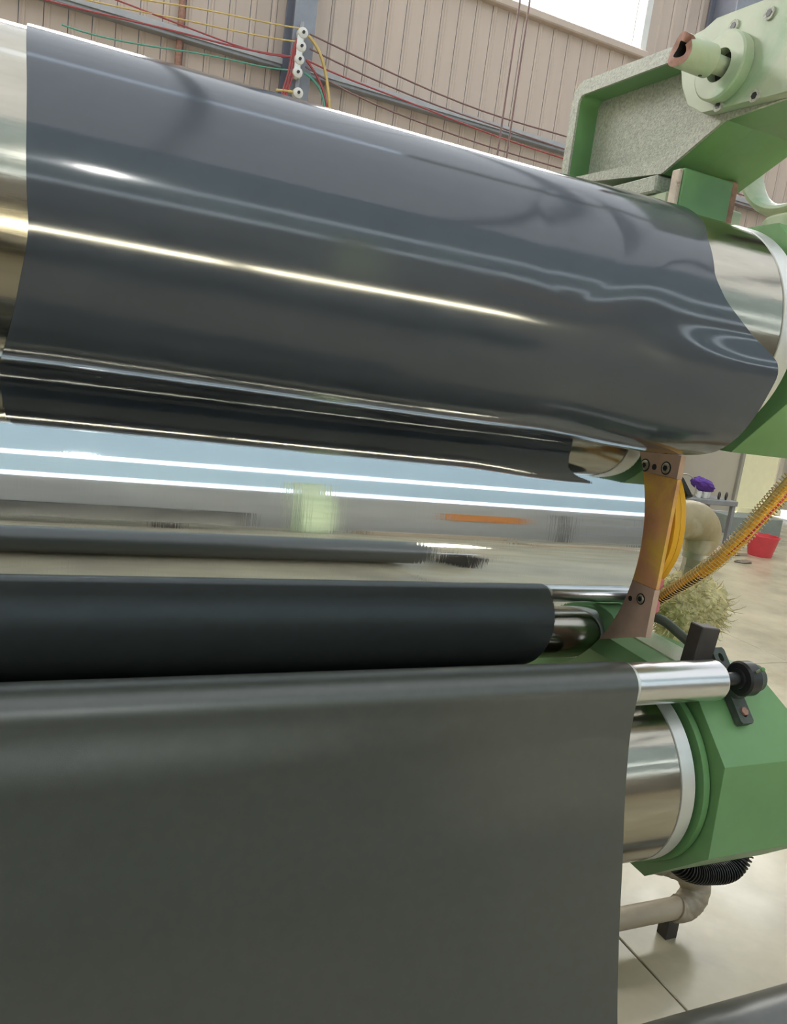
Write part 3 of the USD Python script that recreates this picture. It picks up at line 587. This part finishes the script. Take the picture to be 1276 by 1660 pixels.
# pillow block bearing on the slanted housing face
ux = np.array([1.0, 0, 0]); us = np.array([0, 1.573 - 1.443, 1.180 - 1.045]); us /= np.linalg.norm(us); un = np.cross(ux, us); un = un if un[1] < 0 else -un
Q = np.array([1.923, FY, FZ]); foot = Q + un * (-(np.dot(Q - np.array([1.8, 1.443, 1.045]), un)))
hgt = float(np.dot(Q - foot, un))
def place(mesh_, o=foot):
    Mx = np.eye(4); Mx[:3, 0], Mx[:3, 1], Mx[:3, 2], Mx[:3, 3] = ux, us, un, o
    if np.linalg.det(Mx[:3, :3]) < 0: Mx[:3, 0] = -ux
    mesh_ = mesh_.copy(); mesh_.apply_transform(Mx); return mesh_
pb = thing("pillow_block", "black dusty pillow block bearing on the green housing", "bearing", (0, 0, 0))
def lug(s):
    pg = Polygon([(-0.026, 0.035 * s), (0.026, 0.035 * s), (0.026, 0.112 * s), (0.020, 0.120 * s), (-0.020, 0.120 * s), (-0.026, 0.112 * s)])
    slot = Point(0, 0.082 * s).buffer(0.009, 12).union(Point(0, 0.092 * s).buffer(0.009, 12)).convex_hull
    e = trimesh.creation.extrude_polygon(pg.difference(slot), 0.026, engine="earcut"); e.apply_translation([0, 0, 0.001]); return place(e)
obj("foot", lug(1), M["black_dusty"], pb); obj("foot", lug(-1), M["black_dusty"], pb)
web = trimesh.creation.extrude_polygon(Polygon([(-0.05, 0.0), (-0.046, 0.02), (-0.04, 0.055), (0.04, 0.055), (0.046, 0.02), (0.05, 0)]), 0.044, engine="earcut")
vv = np.array(web.vertices); web = trimesh.Trimesh(np.c_[vv[:, 2] - 0.022, vv[:, 0], vv[:, 1] + 0.002], web.faces, process=False)
web2 = box(-0.022, 0.022, -0.045, 0.045, 0.002, max(hgt - 0.03, 0.03), 0.004)
obj("pedestal", place(web2), M["black_dusty"], pb)
obj("bearing_body", lathe([(-0.024, 0.024), (-0.024, 0.046), (-0.018, 0.052), (0.018, 0.052), (0.024, 0.046), (0.024, 0.024)], 48, "x", Q), M["black"], pb)
obj("inner_ring", lathe([(-0.034, 0.021), (-0.034, 0.030), (-0.025, 0.030)], 40, "x", Q), M["black"], pb)
obj("outer_shell", lathe([(0.025, 0.046), (0.05, 0.040), (0.052, 0.02)], 40, "x", Q), M["black_dusty"], pb)
obj("shaft_end", lathe([(0.053, 0.018), (0.075, 0.018), (0.078, 0.014)], 24, "x", Q), M["rust"], pb)
gn = Q + un * 0.055
obj("grease_nipple", tube([gn - un * 0.006, gn + un * 0.012], 0.004, 10), M["green_pale"], pb)
nip = trimesh.creation.icosphere(2, 0.007); nip.apply_translation(gn + un * 0.016 + [0.004, 0, 0]); obj("nipple_cap", nip, M["green"], pb)
for s in (-1,):
    hd = lathe([(0.0275, 0.013), (0.034, 0.013)], 6, "z", (0, 0.085 * s, 0)); obj("bolt", place(hd), M["rust"], pb)

# pipes and hoses on the floor under the housing
fp_ = thing("floor_pipe", "beige pipe with lagged elbow low above the floor", "pipe", (0, 0, 0))
obj("pipe", tube([[0.6, 1.96, 0.125], [2.0, 1.96, 0.118], [2.36, 1.96, 0.115]], 0.041, 24, sub=2), M["pipe"], fp_)
lag = tube([[2.33, 1.96, 0.115], [2.41, 1.965, 0.125], [2.445, 1.98, 0.17], [2.40, 2.0, 0.24], [2.28, 2.01, 0.285], [2.17, 2.015, 0.31]], [0.050, 0.056, 0.058, 0.055, 0.047, 0.040], 28, sub=14)
lag.vertices = np.array(lag.vertices) + np.array(lag.vertex_normals) * (0.016 * (meshkit.fbm(np.array(lag.vertices) * np.array([60, 22, 40]), 3, 4) - 0.5))[:, None]
obj("lagged_elbow", lag, M["lagging"], fp_, smooth=60)
obj("support_bracket", prism_x([(1.935, 0.0), (1.985, 0.0), (1.985, 0.08), (1.935, 0.08)], 2.29, 2.345), M["darksteel"], fp_)
bh = np.array([[2.04, 1.80, 0.575], [2.05, 1.77, 0.50], [2.118, 1.75, 0.455], [2.229, 1.75, 0.428], [2.325, 1.75, 0.432], [2.375, 1.76, 0.485], [2.38, 1.78, 0.575]])
sb2 = np.r_[0, np.cumsum(np.linalg.norm(np.diff(bh, axis=0), axis=1))]; cb = CubicSpline(sb2, bh); kb = np.linspace(0, sb2[-1], 260)
obj("corrugated_hose", tube(cb(kb), 0.032 + 0.006 * np.sign(np.sin(kb / 0.012 * 2 * math.pi)), 16, sub=1), M["black"], label="black corrugated hose looping under the lower housing", cat="hose")

# ------------------------------------------------------------------ far corner: table with odds and ends, bucket, litter
tb = thing("work_table", "grey steel work table by the back wall", "table", (0, 0, 0))
obj("tabletop", box(9.2, 10.62, 9.40, 10.05, 0.66, 0.745, 0.008), M["tablegrey"], tb)
for x_, y_ in ((9.25, 9.45), (10.56, 9.45), (9.25, 9.99), (10.56, 9.99)): obj("leg", box(x_ - 0.035, x_ + 0.035, y_ - 0.035, y_ + 0.035, 0, 0.66, 0.005), M["tablegrey"], tb)
obj("stretcher", box(9.25, 10.56, 9.97, 10.01, 0.18, 0.22), M["tablegrey"], tb)
bk = thing("wire_basket", "wire basket of bundled rods on the table's left end", "basket", (9.55, 9.78, 0.746))
obj("frame", cat_(*[tube([[-0.25, y_, 0.0], [-0.22, y_, 0.30], [0.02, y_, 0.36], [0.26, y_, 0.02]], 0.012, 6) for y_ in (-0.18, 0.18)], tube([[-0.22, -0.18, 0.3], [-0.22, 0.18, 0.3]], 0.012, 6), tube([[0.25, -0.18, 0.03], [0.25, 0.18, 0.03]], 0.012, 6)), M["fitting"], bk)
for i in range(7): obj("rod", tube([[-0.22 + 0.05 * i, -0.1 + 0.03 * i, 0.01], [-0.15 + 0.045 * i, -0.12 + 0.03 * i, 0.22 - 0.015 * i]], 0.018, 6), M["orange" if i % 3 == 1 else "ring"], bk)
pc = trimesh.creation.icosphere(4, 1.0); v = np.array(pc.vertices); v = v * (0.75 + 0.5 * meshkit.fbm(v * 2.2 + 2, 4, 4))[:, None] * np.array([0.22, 0.16, 0.11]); v[:, 2] += 0.30 - 0.25 * v[:, 0]
pst = thing("purple_cloth", "crumpled purple cloth draped over white cups on the table", "cloth", (9.95, 9.6, 0.66))
obj("cloth", trimesh.Trimesh(v, pc.faces, process=False), M["purple"], pst, smooth=40)
for i, (x_, y_) in enumerate(((9.86, 9.55), (9.97, 9.52), (10.06, 9.56))):
    obj("white_cup", lathe([(0, 0.035), (0.11, 0.045)], 16, "z", (x_, y_, 0.746)), M["white"], label=["left white cup under the purple cloth", "middle white cup under the purple cloth", "right white cup under the purple cloth"][i], cat="cup")
for i, x_ in enumerate((10.26, 10.42)):
    t_ = trimesh.creation.torus(0.05, 0.018, 20, 8); t_.apply_transform(trimesh.transformations.rotation_matrix(math.pi / 2, [1, 0, 0])); t_.apply_transform(trimesh.transformations.rotation_matrix(0.6, [0, 0, 1])); t_.apply_translation([x_, 9.5, 0.813])
    obj("metal_ring", t_, M["darksteel"], label=["left dark ring standing on the table's right end", "right dark ring standing on the table's right end"][i], cat="ring")
bu = thing("bucket", "red plastic bucket on the floor below the hose bundle", "bucket", (10.5, 8.68, 0))
obj("pail", cat_(lathe([(0.0, 0.18), (0.33, 0.245)], 40, "z", closed=False), lathe([(0.004, 0.0), (0.004, 0.175), (0.33, 0.235)], 40, "z", closed=False)), M["red"], bu)
obj("rim", lathe([(0.318, 0.236), (0.318, 0.252), (0.338, 0.252), (0.338, 0.236), (0.318, 0.236)], 40, "z", closed=False), M["red"], bu)
g0 = onZ(1186, 868, 0)
obj("grey_box", box(11.6, 12.9, 10.3, 10.9, 0.0, 0.34, 0.01), M["box_grey"], label="low grey-green box on the floor right of the table", cat="box")
obj("cardboard_sheet", box(9.5, 10.15, 8.6, 9.0, 0.0, 0.05, 0.005), M["cardboard"], label="flattened cardboard on the floor by the table leg", cat="cardboard")
obj("red_bag", shift(trimesh.Trimesh(np.array(pc.vertices) * (0.7 + 0.6 * meshkit.fbm(np.array(pc.vertices) * 2, 3, 9))[:, None] * [0.2, 0.15, 0.16], pc.faces, process=False), (9.75, 9.25, 0.17)), M["red"], label="dark red bag under the table behind the elbow", cat="bag")
for i, (px, py, sx, sy) in enumerate(((1205, 912, 0.16, 0.07), (1152, 908, 0.22, 0.05), (1190, 900, 0.10, 0.05))):
    p = onZ(px, py, 0); s = trimesh.creation.icosphere(3, 1.0); w_ = np.array(s.vertices); w_ = w_ * (0.6 + 0.8 * meshkit.fbm(w_ * 2 + i, 3, i))[:, None] * [sx, sy, 0.03]; w_[:, 2] = np.maximum(w_[:, 2] + 0.012, 0.001)
    obj("floor_rag", shift(trimesh.Trimesh(w_, s.faces, process=False), (p[0], p[1], 0)), M["dust"], label=["crumpled brown rag on the floor left of the bucket", "dark flat rag on the floor below the elbow", "small scrap on the floor between rag and bucket"][i], cat="rag")

# ------------------------------------------------------------------ things behind the photographer, seen only in the mirror roll
wd = thing("winding_stand", "black sheet roll on a low stand, mirrored in the chrome roll", "roll", (0, -1.25, 0))
obj("roll_body", lathe([(-3.0, 0.42), (2.35, 0.42)], 64, "x", (0, 0, 0.46)), M["rubber_matte"], wd)
obj("spindle", lathe([(-3.3, 0.03), (2.9, 0.03)], 20, "x", (0, 0, 0.46)), M["aluminium"], wd)
obj("stand", box(2.78, 2.86, -0.3, 0.3, 0, 0.43, 0.01), M["darksteel"], wd)
wd2 = thing("sheet_stack", "black sheet stack on a table, mirrored as a dark band in the chrome roll", "sheet stack", (0, -6.6, 0))
obj("stack", box(-4, 2.35, -0.5, 0.5, 0.45, 1.55, 0.02), M["black"], wd2)
[obj("trestle", box(x_, x_ + 0.2, -0.4, 0.4, 0, 0.449), M["darksteel"], wd2) for x_ in (-3.8, 1.3)]
obj("green_cabinet", box(3.2, 3.7, -7.2, -6.7, 0, 4.6, 0.02), M["green_pale"], label="tall green machine column mirrored in the chrome roll", cat="machine column")
ob = thing("brick_panel", "orange brick panel mirrored as an orange patch in the chrome roll", "brick panel", (6.6, YF + 0.06, 1.95))
for r_ in range(5):
    for c__ in range(6):
        x0 = c__ * 0.28 + (0.14 if r_ % 2 else 0); obj("brick", box(x0, x0 + 0.27, -0.05, 0.05, r_ * 0.16, r_ * 0.16 + 0.15, 0.008), M["orange_brick"], ob, smooth=False)
fd = thing("floodlight", "bright floodlight high on the wall behind the photographer, glinting in the chrome roll", "lamp", (0.47, YF + 0.25, 6.62))
obj("lamp_housing", lathe([(-0.2, 0.1), (-0.02, 0.16), (0.0, 0.16)], 32, "y"), M["darksteel"], fd)
obj("lens", lathe([(0.001, 0.075), (0.008, 0.075)], 32, "y"), M["glow_lamp"], fd)

rk2 = thing("steel_rack", "dark steel rack behind the photographer, mirrored in the chrome roll", "rack", (8.6, -8.0, 0))
for x in (0.0, 2.2, 4.4, 6.6):
    obj("post", box(x - 0.05, x + 0.05, -0.05, 0.05, 0, 3.2, 0.01), M["darksteel"], rk2)
for x in (0.0, 2.2, 4.4): obj("brace", tube([[x + 0.1, 0.09, 0.3], [x + 2.1, 0.09, 2.9]], 0.035, 8), M["tray"], rk2)
for z in (1.1, 2.2, 3.25): obj("beam", box(-0.1, 6.7, -0.05, 0.05, z, z + 0.08, 0.01), M["tray"], rk2)
for i, (x, y, l, h, m_) in enumerate(((6.2, -5.6, 4.5, 0.16, "pipe"), (7.5, -4.9, 5.0, 0.10, "rust_pale"), (9.0, -6.3, 4.0, 0.30, "box_grey"), (4.4, -7.4, 2.6, 0.35, "cardboard"))):
    obj("floor_stack", box(x, x + l, y - 0.25, y + 0.25, 0, h, 0.01), M[m_], label=["beige low stack mirrored in the chrome roll's right half", "pale rusty low strip mirrored in the chrome roll's right half", "grey-green low crate mirrored in the chrome roll's right half", "brown carton stack mirrored left of the orange brick patch"][i], cat="stack")

# repeats of one kind share a group
for nm, gp_ in (("overhead_wire", "overhead wires on the insulator rack"), ("hanging_wire", "wires hanging beside the insulator rack"), ("dropping_wire", "red wires dropping beside the column"), ("hanging_cable", "thin cables hanging in front of the wall"),
                ("white_cup", "white cups on the work table"), ("metal_ring", "metal rings on the work table"), ("floor_rag", "rags and scraps on the floor"), ("calender_roll", "steel rolls of the machine"), ("pink_tape", "scraps of pink tape"),
                ("steel_column", "steel columns against the back wall"), ("bearing_housing", "green bearing housings"), ("rubber_sheet", "black rubber sheets on the machine"), ("floor_stack", "low stacks behind the photographer")):
    for p in stage.GetPrimAtPath("/World").GetChildren():
        if p.GetName() == nm or (p.GetName().startswith(nm + "_") and p.GetName()[len(nm) + 1:].isdigit()): p.SetCustomDataByKey("group", gp_)
